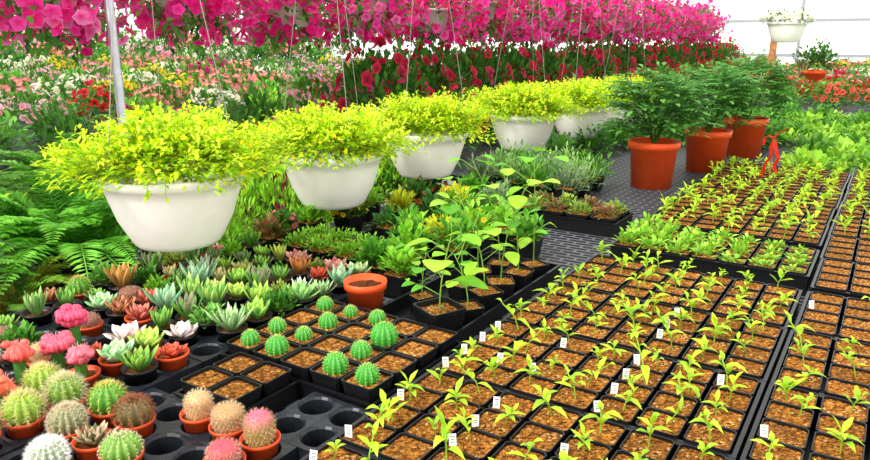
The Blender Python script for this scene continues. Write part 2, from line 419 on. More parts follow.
m=MB(); m.box((-.035,-.035,0),(.035,.035,.62),hx('b07a48')); single('wooden_post',m.mesh('wooden_post',WOOD),(-1.24,9.0,BZ),'short square wooden post standing among bedding flowers','post')
def bench(x0,x1,y0,y1,z,label):
    m=MB(); m.box((x0,y0,z-.03),(x1,y1,z),(.05,.05,.05)); top=m.mesh('bench_top',BENCH)
    l=MB(); l.tube([(0,0,0),(0,0,z-.031)],.02,hx('8b8f92'),8); leg=l.mesh('leg',METAL,True)
    parts=[('bench_top',top)]
    n=max(2,int((y1-y0)/1.8)+1)
    for i in range(n):
        y=y0+.1+(y1-y0-.2)*i/(n-1)
        for x in (x0+.08,x1-.08): parts.append(('leg',leg,(x,y,0)))
    thing('greenhouse_bench',parts,(0,0,0),label,'bench')
bench(-1.47,.95,-.3,5.9,BZ,'long growing bench with dark expanded-mesh top, full of trays')
bench(-1.47,.95,6.6,15.5,BZ,'long mesh-topped bench covered with bedding flowers')
bench(-3.7,-1.78,-.4,2.75,.55,'low mesh-topped bench holding ferns and leafy plants')
bench(-3.7,-1.68,2.85,15,.74,'mesh-topped bench with crimson petunias along it')
bench(-9.5,-4.2,-.5,15,.7,'wide bench covered with mixed bedding flowers')
bench(-13.6,-10.2,-.5,15,.9,'tall rear bench of shrubs and pink flowers')
bench(1.5,4.0,1,15.5,.78,'mesh-topped bench of bedding plants beside the bright wall')

# ================ SEEDLING TRAYS =================
CW=.0655; CD=.0598
pot_m=sq_pot(.0375,.052); cpot_m=sq_pot(.0295,.050,inn=.95)
soils=[sq_soil(.0345,.046,seed=i) for i in range(3)]; csoils=[sq_soil(.0281,.0455,seed=9+i) for i in range(6)]
seeds=[seedling(i,1.0) for i in range(20)]
tg=MB(); tg.box((-.005,-.0004,0),(.005,.0004,.027),hx('f0f0ea'))
for k,(z,w) in enumerate(((.0225,.0032),(.0185,.0024),(.015,.003))): tg.box((-w,-.0006,z),(w,-.0004,z+.001),hx('4a4e58'))
tag_m=tg.mesh('plant_tag',TAGM)
tray_near=tray_mesh(.4645,.2425)
STUFF=[]
def seed_tray(x0,y0,ncol=7,nrow=4,prob=.95,tags=.0,sd=0,stuff=False,big=(.7,1.2),tcols=(0,2,4)):
    r=random.Random(sd); dx=r.uniform(-.004,.002); x0+=dx
    single('nursery_tray',tray_near,(x0,y0,BZ),'black nursery tray holding square seedling pots','seedling tray','black seedling trays on the bench')
    for j in range(nrow):
        for i in range(ncol):
            x=x0+.003+(i+.5)*CW; y=y0+.0016+(j+.5)*CD
            so=r.choice(csoils); has=r.random()<prob; se=r.choice(seeds); rz=r.uniform(0,6.28); ox,oy=r.uniform(-.012,.012),r.uniform(-.012,.012); s=r.uniform(*big)
            if stuff:
                STUFF.append((cpot_m,(x,y,BZ+.003),0,1)); STUFF.append((so,(x,y,BZ+.003),0,1))
                if has: STUFF.append((se,(x+ox,y+oy,BZ+.045),rz,s))
                continue
            parts=[('pot',cpot_m),('soil',so)]
            tagged=r.random()<(tags*1.7 if i in tcols else tags*.15)
            if tagged: parts.append(('plant_tag',tag_m,(-.020,-.017+r.uniform(-.004,.004),.036),(-.12,r.uniform(-.1,.1),.45+r.uniform(-.15,.15))))
            lb='square black pot of brown soil, '+('green pepper seedling' if has else 'no seedling')+(' and tag' if tagged else '')
            e=thing('seedling_pot',parts,(x,y,BZ+.003),lb,'potted seedling','pepper seedlings in square black pots')
            if has:
                o=bpy.data.objects.new('seedling',se); o.parent=e; o.location=(ox,oy,.043); o.rotation_euler=(0,0,rz); o.scale=(s,s,s); link(o)
YR=[.63,.88,1.13,1.38]
for k,y in enumerate(YR): seed_tray(-.572,y,tags=(.5,.4,.10,.04)[k],sd=10+k,prob=.95)
seed_tray(-.572,.38,tags=.4,sd=9)
for k,y in enumerate(YR): seed_tray(-.094,y,ncol=3,sd=30+k,prob=(.9,.85,.5,.12)[k],tags=.04)
for k in range(5): seed_tray(-.572,2.03+.25*k,sd=50+k,prob=.97,stuff=k>1,big=(.85,1.4))
for k in range(7): seed_tray(-.094,1.66+.25*k,ncol=2,sd=70+k,prob=.08 if k<2 else .97,stuff=k>2,big=(.8,1.3))
so=single('seedling_pots',merged('seedling_pots',STUFF),(0,0,0),'distant block of square black pots with green seedlings','potted seedling',kind='stuff')

herbs=[bush(300+i,.036,.026,62,.024,.013,('a4dc3c','ccf058','80c434'),zc=.006,zmin=0,style='leaf',inner=.1,upb=.5,dark=.65).mesh('leaves',LEAF,True) for i in range(5)]
single('nursery_tray',tray_near,(-.572,1.735,BZ),'black nursery tray full of small leafy herb plugs','seedling tray','black seedling trays on the bench')
for j in range(4):
    for i in range(7):
        x=-.572+.003+(i+.5)*CW; y=1.735+.002+(j+.5)*CD; s=(1.15-.11*i)*R.uniform(.7,1.15); w=R.uniform(.8,1.1)*(1.05-.07*i)
        e=thing('herb_plug',[('pot',cpot_m),('soil',csoils[0])],(x,y,BZ+.003),'small black cell with bright green leafy herb','potted herb','herb plugs in the green flat')
        o=bpy.data.objects.new('leaves',R.choice(herbs)); o.parent=e; o.location=(R.uniform(-.006,.006),R.uniform(-.006,.006),.042); o.rotation_euler=(0,0,R.uniform(0,6)); o.scale=(w,w,s); link(o)

# ================ CARRIER TRAYS + CACTI =================
carr={}
HOLES=[]
def carrier(x0,y0,nx,ny):
    k=(nx,ny)
    if k not in carr: carr[k]=carrier_mesh(nx,ny)
    single('carrier_tray',carr[k],(x0,y0,BZ),'black plastic carrier tray with round pot holes','carrier tray','carrier trays for small pots')
    for j in range(ny):
        for i in range(nx): HOLES.append([x0+(i+.5)*PITCH,y0+(j+.5)*PITCH,False])
carrier(-1.318,.215,6,8); carrier(-.934,.236,5,6); carrier(-1.318,.72,6,8); carrier(-.705,.615,2,2)
carrier(-1.45,.5,2,12)
TC=hx('e0501e'); tpot=round_pot(.030,.052,TC); tsoil=soil_disc(.027,.043)
bpot=round_pot(.030,.052,BK,mat_=BLACK)
def cpot(x,y,parts,label,cat,pot='t',rz=None,s=.9,snap=True):
    if snap: x,y=hole(x,y)
    P=[('pot',tpot if pot=='t' else bpot),('soil',tsoil)]+[(n,me,(0,0,.043)) for n,me in parts]
    thing('potted_cactus' if cat=='cactus' else 'potted_succulent',P,(x,y,BZ+.0045),label,cat,rz=R.uniform(0,6) if rz is None else rz,s=s)
def hole(x,y):
    b=min((h for h in HOLES if not h[2]),key=lambda h:(h[0]-x)**2+(h[1]-y)**2); b[2]=True; return b[0],b[1]
def G(*a,**k):
    b,s=globe(*a,**k); return [('cactus_body',b),('spines',s)]
def Mm(*a,**k):
    b,s=mamm(*a,**k); return [('cactus_body',b),('spines',s)]
def Mo(*a,**k):
    b,s=moon(*a,**k); return [('rootstock',b),('grafted_top',s)]
YG=hx('9cc63a'); GR=hx('58a82f')
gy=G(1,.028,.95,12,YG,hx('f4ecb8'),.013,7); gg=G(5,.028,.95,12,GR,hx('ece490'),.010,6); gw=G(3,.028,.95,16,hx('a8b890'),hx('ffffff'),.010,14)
cpot(-.95,.41,gy,'yellow-green ball cactus with pale spines in terracotta pot','cactus')
cpot(-.95,.47,G(2,.028,.95,13,hx('7fae35'),hx('f2ecc4'),.014,7),'ball cactus with long cream spines in terracotta pot','cactus')
cpot(-.87,.40,gw,'white woolly ball cactus in terracotta pot','cactus',s=.82)
cpot(-.88,.46,G(4,.028,.9,15,hx('98a070'),hx('eee0c8'),.009,10),'pale tan fuzzy cactus in terracotta pot','cactus',s=.85)
cpot(-.92,.52,gg,'green barrel cactus with golden spines in terracotta pot','cactus')
cpot(-.82,.46,[('succulent_leaves',rosette(6,30,.034,.012,.007,'5a5a34','d8c098',.2,1.5))],'dark brown star-shaped succulent with pale tips in terracotta pot','succulent')
cpot(-.76,.45,G(7,.029,.7,14,hx('7cae3c'),hx('f4f0d0'),.005,6),'flat green cactus with short white spines in terracotta pot','cactus')
cpot(-.82,.52,G(8,.027,.85,11,hx('7a7040'),hx('b87a58'),.013,8),'brown spiny cactus in terracotta pot','cactus')
mt=Mm(9,.020,.044,hx('c9a070'),hx('f0dfc0'))
cpot(-.76,.55,mt,'tan short-spined column cactus in terracotta pot','cactus')
cpot(-.70,.56,Mm(10,.023,.042,hx('b08a5c'),hx('f2e4c8')),'round tan fuzzy cactus in terracotta pot','cactus')
cpot(-.66,.58,Mm(11,.021,.052,hx('a08a4c'),hx('e8d8b0'),hx('d0607c')),'column cactus with pink top in terracotta pot','cactus')
cpot(-.64,.52,Mm(12,.021,.036,hx('b86a58'),hx('ecd0c0'),hx('d84a5c')),'pink-topped small cactus in terracotta pot','cactus')
cpot(-.89,.34,Mm(13,.022,.034,hx('c05040'),hx('f0c0b0'),hx('e03030')),'reddish ball cactus in terracotta pot','cactus')
cpot(-.99,.36,gg,'green ball cactus with golden spines, terracotta pot','cactus')
cpot(-1.07,.47,Mo(14,hx('ff4a3c')),'grafted cactus with coral-red ball on green stem','cactus','b')
cpot(-1.03,.42,Mo(15,hx('ff6a3c'),sh=.03),'grafted cactus with orange-red ball on green stem','cactus')
cpot(-1.13,.54,Mo(16,hx('ff4a6a'),crest=True,sh=.035),'grafted cactus with bright coral-pink crest','cactus','b')
cpot(-1.14,.61,Mo(17,hx('ff306c'),crest=True,sh=.045),'grafted cactus with hot pink crest on green stem','cactus','b')
cpot(-1.08,.56,Mo(18,hx('ff6078'),sh=.03),'grafted cactus with pink ball on green stem','cactus')
ros=[
(-1.03,.59,(21,30,.042,.024,.008,'8fcf8a','d0ecb8',.3,1.6),'pale green rosette succulent in terracotta pot','t'),
(-.96,.64,(22,44,.044,.014,.008,'4f8a2a','a0d050',.5,1.6),'dark green pointed rosette succulent in black pot','b'),
(-.92,.70,(23,24,.030,.016,.007,'b8402c','f06a48'),'red rosette succulent in terracotta pot','t'),
(-1.10,.68,(24,26,.040,.026,.008,'f0d0c8','fff8f4'),'pale pink and white rosette succulent','b'),
(-1.04,.71,(25,36,.042,.020,.008,'7aaa3c','d0f068',.4,1.6),'green rosette succulent in black pot','b'),
(-1.14,.83,(26,26,.062,.020,.008,'7fb88a','c4e4b8',.6,1.6),'blue-green upright agave in black pot','b'),
(-1.08,.90,(27,30,.065,.016,.008,'6aaa48','c0e070',.6,1.6),'upright pointed green agave in black pot','b'),
(-1.21,.76,(29,28,.042,.016,.008,'8a4a2c','d09060',.4,1.6),'reddish brown rosette succulent','b'),
(-1.08,.98,(30,30,.060,.018,.008,'6aaa3c','9a8a7a',.7,1.6),'green succulent with purple tips in black pot','b'),
(-.99,1.0,(31,20,.055,.018,.008,'6fb050','b8e890'),'star-shaped green succulent in black pot','b'),
(-.98,.84,(32,44,.060,.011,.006,'7fb06a','d0ecb0',.4,1.6),'spiky grey-green agave in black pot','b'),
(-1.38,.85,(33,30,.065,.018,.006,'9a6a34','e8b058',.7,1.5),'bronze brown rosette succulent','b'),
(-1.29,1.0,(34,26,.055,.014,.006,'9fd070','f8fce8',.5,1.5),'white-edged green rosette succulent','b'),
(-1.23,.83,(35,26,.040,.016,.008,'a84838','e88870'),'small red rosette succulent','b'),
(-1.18,.99,(36,30,.045,.018,.008,'5a9a3a','b8e858',.5,1.6),'green rosette succulent in black pot','b'),
(-1.07,1.10,(37,28,.045,.014,.008,'9a6030','e89040',.7,1.6),'orange-red leafy succulent in pot','b'),
(-1.02,1.14,(38,24,.036,.014,.008,'a03a28','e05a38'),'red-leaved succulent in black pot','b'),
]
GP=[];RP=[]
for x,y,p,lb,pt in ros:
    me=rosette(*p)
    if p[0]!=33: (RP if p[0] in (23,24,29,35,37,38) else GP).append((me,lb))
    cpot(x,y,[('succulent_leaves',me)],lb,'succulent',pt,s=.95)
for p,lb in (((39,34,.042,.018,.008,'9aaa50','d8d878',.5,1.6),'olive rosette succulent in pot'),
 ((42,34,.055,.016,.008,'6aa83a','c8f060',.7,1.6),'bright green upright succulent in pot'),((43,26,.040,.022,.008,'8ab068','d0e4a8',.3,1.6),'grey-green rosette succulent in pot'),
 ((47,40,.050,.012,.006,'b8d040','e8f470',.8,1.6),'yellow-green spiky succulent in pot'),((48,34,.045,.014,.008,'3f7a2c','8cc44c',.8,1.6),'dark green upright succulent in pot'),
 ((51,36,.055,.012,.006,'6a9a4a','b0d880',.9,1.6),'fine upright grey-green succulent'),((52,50,.050,.010,.006,'4f9028','a0d83c',.7,1.6),'fine-leaved green succulent in pot'),
 ((53,44,.034,.014,.007,'4a8a30','90c850',.4,1.7),'compact green rosette succulent in pot'),((54,60,.038,.009,.005,'5a9a3c','a8d860',.6,1.8),'fine tufted green succulent in pot')):
    GP.append((rosette(*p),lb))
for p,lb in (((40,26,.038,.020,.008,'b86a60','f0b0a0'),'dusky pink rosette succulent in pot'),((44,30,.042,.016,.008,'7a5a4a','b88a80',.4,1.6),'purple-brown rosette succulent in pot'),((45,28,.050,.018,.008,'c8b868','f8f0b8',.6,1.6),'cream and green succulent in pot')):
    RP.append((rosette(*p),lb))
for k in range(5): GP.append((bush(650+k,.032,.05-.005*k,260,.020,.008,(('7cc028','a8e440'),('4f9830','78bc48'),('98a840','c0d068'),('3f8428','6cac38'),('68b040','98d868'))[k],zmin=0,upb=.8,inner=.2).mesh('succulent_leaves',LEAF),'bushy green succulent in small black pot'))
br=Mm(60,.022,.03,hx('8a5a48'),hx('d8b8a8'))
r2=random.Random(5)
for h in HOLES:
    x,y=h[0],h[1]
    if h[2]: continue
    if y<.40 or (x>-1.0 and y<.76): continue
    if r2.random()<.16: continue
    h[2]=True
    if r2.random()<.25 and y<.85:
        k=r2.choice(((gg,'green ball cactus with golden spines in pot'),(gy,'yellow-green ball cactus with cream spines'),(br,'small brown fuzzy cactus in terracotta pot'),(mt,'tan column cactus in terracotta pot'),(gw,'white woolly ball cactus in pot')))
        cpot(x,y,k[0],k[1],'cactus','t',s=r2.uniform(.75,.9),snap=False)
    else:
        me,lb=r2.choice(RP if r2.random()<.16 else GP); cpot(x,y,[('succulent_leaves',me)],lb,'succulent','b' if r2.random()<.8 else 't',s=r2.uniform(.65,1.0),snap=False)

def grid_tray(x0,y0,nx,ny,plants,lab,p=.082):
    k=('g',nx,ny,p)
    if k not in carr: carr[k]=tray_mesh(nx*p+.006,ny*p+.006,.03)
    single('nursery_tray',carr[k],(x0,y0,BZ),lab,'seedling tray','black trays of square pots')
    for j in range(ny):
        for i in range(nx):
            x=x0+.003+(i+.5)*p; y=y0+.003+(j+.5)*p; q=plants.get((i,j)); s=p/.0783
            parts=[('pot',pot_m),('soil',soils[(i+j)%3])]
            lb='square black pot of sandy soil'
            if q: parts+=[(n,me,(0,0,.045)) for n,me in q[0]]; lb=q[1]
            thing('cactus_pot' if q else 'soil_pot',parts,(x,y,BZ+.003),lb,'potted cactus' if q else 'plant pot','square pots in the cactus tray',s=(s,s,1))
def bc(i,r=.027): return (G(80+i,r*.88,.85,12,hx('48b038'),hx('e8f0a0'),.004,4,.0011,low=.5),'square black pot with a round ribbed green cactus')
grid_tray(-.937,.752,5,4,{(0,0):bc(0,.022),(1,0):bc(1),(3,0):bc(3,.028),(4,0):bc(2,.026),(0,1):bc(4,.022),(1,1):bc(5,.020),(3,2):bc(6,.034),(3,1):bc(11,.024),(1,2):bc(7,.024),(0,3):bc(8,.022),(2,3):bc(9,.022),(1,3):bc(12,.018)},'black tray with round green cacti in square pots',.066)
grid_tray(-.885,.615,2,2,{},'small black tray of bare sandy soil pots',.064)

op=round_pot(.045,.082,hx('f8561e'),rim=.2); thing('terracotta_pot',[('pot',op),('soil',soil_disc(.04,.068))],(-.88,1.09,BZ),'single empty orange terracotta pot filled with soil','plant pot')

# ============ centre tall seedlings ============
TP=[tall_plant(200+i,h,n,l,('9ade2c','7cc824','b4e83c','68b828'),w) for i,(h,n,l,w) in enumerate(((.20,8,.048,.95),(.14,8,.058,.85),(.25,10,.043,1.0),(.29,10,.043,1.0),(.13,7,.044,.95)))]
single('nursery_tray',tray_mesh(.2,.52,.03),(-.835,1.03,BZ),'black tray holding tall broad-leaved young plants','seedling tray','black trays of square pots')
bigpot=sq_pot(.038,.065); bigsoil=sq_soil(.034,.054,seed=44)
def tall(x,y,k,s=1,big=False,lab='black pot with tall young plant and broad bright green leaves'):
    st,lv=TP[k]; P=[('pot',bigpot),('soil',bigsoil)] if big else [('pot',cpot_m),('soil',csoils[1])]
    z=.054 if big else .043
    thing('young_plant',P+[('stem',st,(0,0,z)),('leaves',lv,(0,0,z))],(x,y,BZ+.003),lab,'potted plant','tall young plants in black pots',rz=R.uniform(0,6),s=s)
tall(-.685,1.075,1,1.05,True)
for (x,y,k,s) in ((-.675,1.24,0,1.05),(-.68,1.32,3,1),(-.675,1.40,2,1.0),(-.675,1.48,3,.95),(-.75,1.27,2,.9),(-.76,1.36,4,1),(-.75,1.45,3,.9),(-.67,1.16,4,.9),(-.79,1.17,4,.8)): tall(x,y,k,s)

def leafy(x,y,cols,rad=.06,h=.06,n=160,L=.028,W=.012,lab='',seed=0,z=BZ,pot=True,cat='potted plant',name='leafy_plant',group=None,style='leaf',flowers=None,fr=.009,fn=18,ps=1):
    m=bush(seed,rad,h,n,L,W,cols,zc=.0,zmin=-.1,style=style,inner=.2,upb=.8)
    parts=[('pot',pot_m),('soil',soils[0])] if pot else []
    parts.append(('foliage',m.mesh('foliage',LEAF),(0,0,.05)))
    if flowers: parts.append(('blossoms',petal_mass(seed+5,rad*1.05,h*1.2,fn,fr,flowers,.0,0,'d0a010').mesh('blossoms',PETAL),(0,0,.05),None,1))
    thing(name,parts,(x,y,z+.003),lab,cat,group)
DG=('3f7a24','5a9a34','4c8c2c'); LG=('9cdc3c','80cc28','b0ec4c'); GY=('94b47c','acc890','7aa070'); YL=('f0f030','dce820'); BR=('a06440','74943c','a08850'); MG=('60b42c','88d03c','4c9c28')
single('nursery_tray',tray_mesh(.34,.16,.035),(-1.3,1.25,BZ),'black tray of low bright green ground cover','seedling tray','black trays of square pots')
for i in range(4):
    for j in range(2): leafy(-1.26+i*.083,1.29+j*.08,LG,.045,.03,260,.014,.006,'small pot of low bright green ground cover',400+i+j*4,group='low ground cover pots')
single('nursery_tray',tray_mesh(.3,.16,.035),(-1.22,1.5,BZ),'black tray of mixed small leafy plants','seedling tray','black trays of square pots')
for i,cs in enumerate((DG,LG,YL)):
    leafy(-1.17+i*.09,1.56,cs,.05,.05,160,.026,.012,'black pot with leafy green young plant',430+i)
for i,(x,y,cs,rd,h,fl,lab) in enumerate((
 (-1.38,1.30,BR,.045,.04,None,'small pot of bronze leaves'),(-1.40,1.38,DG,.05,.04,('ff6aa0',),'small pot with pink blossoms'),
 (-1.4,1.48,LG,.05,.04,None,'small pot of lime leaves'),(-1.35,1.6,DG,.055,.05,('f0d020',),'leafy pot with yellow blossoms'),
 (-1.4,1.75,LG,.06,.05,None,'small pot of bright green leaves'),(-1.25,1.74,YL,.05,.06,None,'small pot of yellow-green foliage'),
 (-1.12,1.72,DG,.06,.07,None,'small pot of dark green leaves'),(-1.0,1.66,MG,.06,.10,('f4e030',),'leafy pot with yellow blossoms'),
 (-1.02,1.45,MG,.05,.09,None,'black pot of green leafy herb'),(-.95,1.35,LG,.045,.10,None,'black pot of light leafy herb'),(-.99,1.26,MG,.035,.06,None,'small pot of green leaves'),
 (-.90,1.48,MG,.05,.10,None,'black pot of green leafy herb'),(-.90,1.60,LG,.05,.08,('f4e030',),'light leafy pot with yellow blossoms'),(-.90,1.24,LG,.035,.05,None,'small pot of light green leaves'),
 (-1.3,1.9,DG,.06,.06,('e02040',),'leafy pot with red blossoms'),(-1.15,1.9,YL,.055,.06,None,'small yellow-green leafy pot'),(-1.0,1.82,DG,.06,.06,None,'small dark leafy green pot'),
 (-1.38,2.1,DG,.07,.07,('e02040',),'leafy pot with crimson blossoms'),(-1.2,2.1,MG,.06,.05,None,'small green leafy plant pot'),(-.88,1.74,LG,.06,.08,None,'small light green leafy pot'),
 (-1.05,2.0,GY,.06,.06,None,'small pot of grey-green herb'),(-.78,1.66,MG,.05,.07,None,'small pot of green herb'))):
    leafy(x,y,cs,rd,h,190,.03,.013,lab,450+i,flowers=fl)
for i in range(12):
    leafy(-1.29+(i%4)*.115,2.34+(i//4)*.13,(GY,('90c85c','b0d880'),MG)[i%3],.08,.10,300,.03,.008,'pot of feathery grey-green herb',500+i,group='grey-green herbs')
single('nursery_tray',tray_mesh(.33,.165,.04),(-.97,1.97,BZ),'black tray of small bronze and green plugs','seedling tray','black trays of square pots')
for i in range(4):
    for j in range(2): leafy(-.928+i*.081,2.012+j*.081,BR if (i+j)%2 else ('b8c84a','8cbc4c'),.036,.03,120,.018,.010,'small black pot with bronze-green plug',520+i+4*j,group='bronze plugs')

# ============ big terracotta pots ============
bp=round_pot(.10,.185,hx('fc5a20'),rim=.16,seg=40,taper=.78); bs=soil_disc(.088,.15)
for i,(x,y,s) in enumerate(((-.775,2.80,1.0),(-.675,3.28,1.0),(-.61,3.82,1.05))):
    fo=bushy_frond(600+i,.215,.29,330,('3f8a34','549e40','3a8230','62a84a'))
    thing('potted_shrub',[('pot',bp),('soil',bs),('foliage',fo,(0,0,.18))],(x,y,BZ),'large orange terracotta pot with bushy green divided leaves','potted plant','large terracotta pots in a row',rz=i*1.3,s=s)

m=MB(); c=hx('f42810')
def strip(m,pts,w,c):
    pr=None
    for p in pts:
        a=m.av((p[0]-w/2,p[1],p[2]),c); b=m.av((p[0]+w/2,p[1]+.006,p[2]),c)
        if pr: m.f.append((pr[0],pr[1],b,a))
        pr=(a,b)
strip(m,[(0,0,.12),(-.012,-.01,.09),(-.006,-.01,.06),(-.02,0,.03),(-.030,0,-.02)],.015,jit(c,.1))
strip(m,[(.004,0,.12),(.010,-.012,.08),(.022,-.012,.05),(.014,0,.02),(.024,0,-.01)],.016,jit(c,.1))
strip(m,[(0,0,.125),(.018,.01,.145),(.034,.01,.15),(.05,.0,.165)],.011,c); strip(m,[(0,0,.125),(-.014,.01,.135),(-.03,.01,.125),(-.036,.0,.10)],.012,c)
rb=m.mesh('ribbon',PETAL); m=MB(); m.tube([(0,0,-.04),(0,0,.12)],.003,hx('8a6a40'),6)
thing('ribbon_stake',[('stake',m.mesh('stake',WHITE)),('ribbon',rb)],(-.36,2.92,BZ+.085),'bright red ribbon tied to a thin stake among seedlings','ribbon',rz=.57)

# ============ hanging baskets (yellow) ============
def hanger(h,rr,n=3):
    m=MB()
    for i in range(n):
        a=2*math.pi*i/n+.5; m.tube([(rr*math.cos(a),rr*math.sin(a),0),(0,0,h*.62)],.0009,hx('9a9a94'),4)
    m.tube([(0,0,h*.62),(0,0,h)],.0015,hx('9a9a94'),4); return m.mesh('hanger',METAL)
wm=MB(); wc=hx('fffaf4')
wm.lathe([(.0001,0),(.078,0),(.09,.004),(.098,.014),(.124,.065),(.141,.12),(.147,.142),(.153,.145),(.155,.162),(.151,.165),(.147,.15),(.0001,.14)],56,wc); wpot=wm.mesh('basket_pot',WHITE,True)
yc=('e4f818','ccec1c','f2fc38','a8dc1c','c4ec24','94cc1c')
yfol=[]
for k in range(3):
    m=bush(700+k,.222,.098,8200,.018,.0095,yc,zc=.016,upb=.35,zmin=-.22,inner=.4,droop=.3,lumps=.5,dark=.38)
    r=random.Random(k)
    for i in range(170):
        a=r.uniform(0,6.28); q=r.uniform(.04,.22); p=Vector((q*math.cos(a),q*math.sin(a),.085*(1-(q/.28)**2)+.01)); tip=p+Vector((math.cos(a)*.03,math.sin(a)*.03,r.uniform(-.01,.05)))
        m.tube([p,tip],.0009,hx('b0d830'),3)
        for j in range(8): m.quad(p.lerp(tip,.3+.7*j/7),rdir(r)+UP*.3,.014,.008,jit(hx('e8f83a'),.12,r))
    for i in range(18):
        a=r.uniform(0,6.28); p=Vector((.15*math.cos(a),.15*math.sin(a),.015)); q=p+Vector((math.cos(a)*.03,math.sin(a)*.03,-.015)); e=q+Vector((math.cos(a)*.012,math.sin(a)*.012,-r.uniform(.01,.03)))
        m.tube([p,q,e],.001,hx('b8d830'),3)
        for j in range(13):
            t=j/12; w=p.lerp(q,t*2) if t<.5 else q.lerp(e,t*2-1); m.quad(w,rdir(r),.015,.008,jit(hx('c4e828'),.15,r))
    fl=MB()
    for i in range(40):
        d=rdir(r,-.1,1); fl.flower((d.x*.225,d.y*.225,.02+d.z*.11),d,.006,hx('fff000'),hx('f0c000'))
    yfol.append((m.mesh('foliage',LEAF),fl.mesh('blossoms',PETAL)))
for i,(x,y,dz) in enumerate(((-1.32,.97,.07),(-1.39,1.58,.03),(-1.4,2.10,.035),(-1.40,2.90,.03),(-1.37,3.50,.02),(-1.33,4.10,.015))):
    f,b=yfol[i%3]; z=CZ-.35-.165+dz
    thing('hanging_basket',[('pot',wpot),('foliage',f,(0,0,.165)),('blossoms',b,(0,0,.165),None,1),('hanger',hanger(2.6-z-.16,.155),(0,0,.16))],(x,y,z),'white plastic hanging basket overflowing with chartreuse yellow foliage','hanging basket','yellow foliage hanging baskets',rz=i*1.1)

# ============ petunias ============
pm=[]
for k,cs in enumerate((('ff48b8','ff24a0','ff78cc'),('ff3ca8','ff68bc','ff2094'),('ff58bc','ff94d8','ff34a8'))):
    f=petal_mass(800+k,.30,.25,240,.034,cs,.03,-.85,'e80c80',lumps=.6,k0=.78,trail=10).mesh('blossoms',PETAL)
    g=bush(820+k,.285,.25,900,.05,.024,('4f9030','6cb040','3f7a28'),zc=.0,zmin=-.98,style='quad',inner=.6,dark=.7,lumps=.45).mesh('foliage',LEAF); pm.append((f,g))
ppot=round_pot(.13,.14,hx('e8e4de'),mat_=WHITE)
for i in range(19):
    y=.1+.65*i; f,g=pm[i%3]; z=CZ+.08+(.03 if i%2 else -.03)+R.uniform(-.02,.02)+(.03 if i<6 else 0)
    thing('petunia_basket',[('pot',ppot),('foliage',g,(0,0,.14)),('blossoms',f,(0,0,.14),None,1),('hanger',hanger(2.6-z-.13,.13),(0,0,.13))],(-2.62,y,z),'hanging basket smothered in bright magenta petunias','hanging basket','magenta petunia baskets',rz=R.uniform(0,6))
for i in range(13):
    y=.6+.75*i; f,g=pm[(i+1)%3]; z=CZ+.08
    thing('petunia_basket',[('pot',ppot),('foliage',g,(0,0,.14)),('blossoms',f,(0,0,.14),None,1),('hanger',hanger((2.6-z)/1.25-.13,.13),(0,0,.13))],(-3.6,y,z),'hanging basket smothered in bright magenta petunias','hanging basket','magenta petunia baskets',rz=R.uniform(0,6),s=(1.05,1.05,1.25))
cm=[]
for k in range(2):
    f=petal_mass(860+k,.30,.20,60,.036,('f01850','d81040','f83070'),.04,-.7,'7a0020',lumps=.3,k0=.95).mesh('blossoms',PETAL)
    g=bush(870+k,.30,.20,1400,.055,.026,('488a2c','5c9c34','387424'),zc=.01,zmin=-.8,inner=.6,dark=.6).mesh('foliage',LEAF); cm.append((f,g))
for i in range(19):
    y=3.4+.56*i; f,g=cm[i%2]
    thing('petunia_plant',[('pot',ppot),('foliage',g,(0,0,.14)),('blossoms',f,(0,0,.14),None,1)],(-2.6,y,.741),'tall pot of crimson petunias with green leaves','flower','crimson petunias on the bench',rz=i,s=(1,1,1.6))
f=petal_mass(850,.2,.08,120,.022,('ffffff','f4f0ec'),0,0,'d8d8a0').mesh('blossoms',PETAL); g=bush(851,.2,.08,250,.04,.018,DG,zmin=-.3).mesh('foliage',LEAF)
z=CZ-.02
thing('hanging_basket',[('pot',wpot),('foliage',g,(0,0,.17)),('blossoms',f,(0,0,.18),None,1),('hanger',hanger((2.6-z)/.85-.16,.155),(0,0,.16))],(-.7,5.6,z),'white hanging basket with small white blossoms','hanging basket',s=.85)

# ============ bedding flowers ============
BED={}
def bed(seed,cols,cc,rx=.2,rz=.14,n=70,r0=.024,leaf=('4c8c2c','6cac3c','5c9c34')):
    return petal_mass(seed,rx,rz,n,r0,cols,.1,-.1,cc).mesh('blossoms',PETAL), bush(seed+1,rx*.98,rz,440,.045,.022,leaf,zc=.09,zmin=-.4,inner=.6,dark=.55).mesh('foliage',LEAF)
spec={'pink':(('ff78ac','ff5c9c'),'ffe080'),'pale pink':(('ffbcd4','ffd8e6'),'f080a0'),'white':(('ffffff','f8f4f0'),'e8e080'),'red':(('f42838','e01828'),'600000'),'magenta':(('f41890','e01078'),'600030'),'yellow':(('fcec30','f0e838'),'c08010'),'salmon':(('ff8868','ff7458'),'a02010'),'crimson':(('d80c44','e8184c'),'400010')}
for k,(n,(cs,cc)) in enumerate(spec.items()): BED[n]=bed(900+3*k,cs,cc)
gm=[]
for k in range(3): gm.append(bush(950+k,.2,.17,480,.05,.026,(DG,LG,('5aa830','7cc444'))[k],zc=.03,zmin=-.05,style='leaf',inner=.3,upb=.2).mesh('leafy_plant',LEAF))
yl=[bush(960+k,.11,.06,110,.055,.028,(('8ccc34','70b42c','a4dc48'),('5c9c2c','78b838'),('a0dc3c','b8ec50'))[k],zc=.015,zmin=0,style='leaf',inner=.2,upb=.6).mesh('leafy_plant',LEAF,True) for k in range(3)]
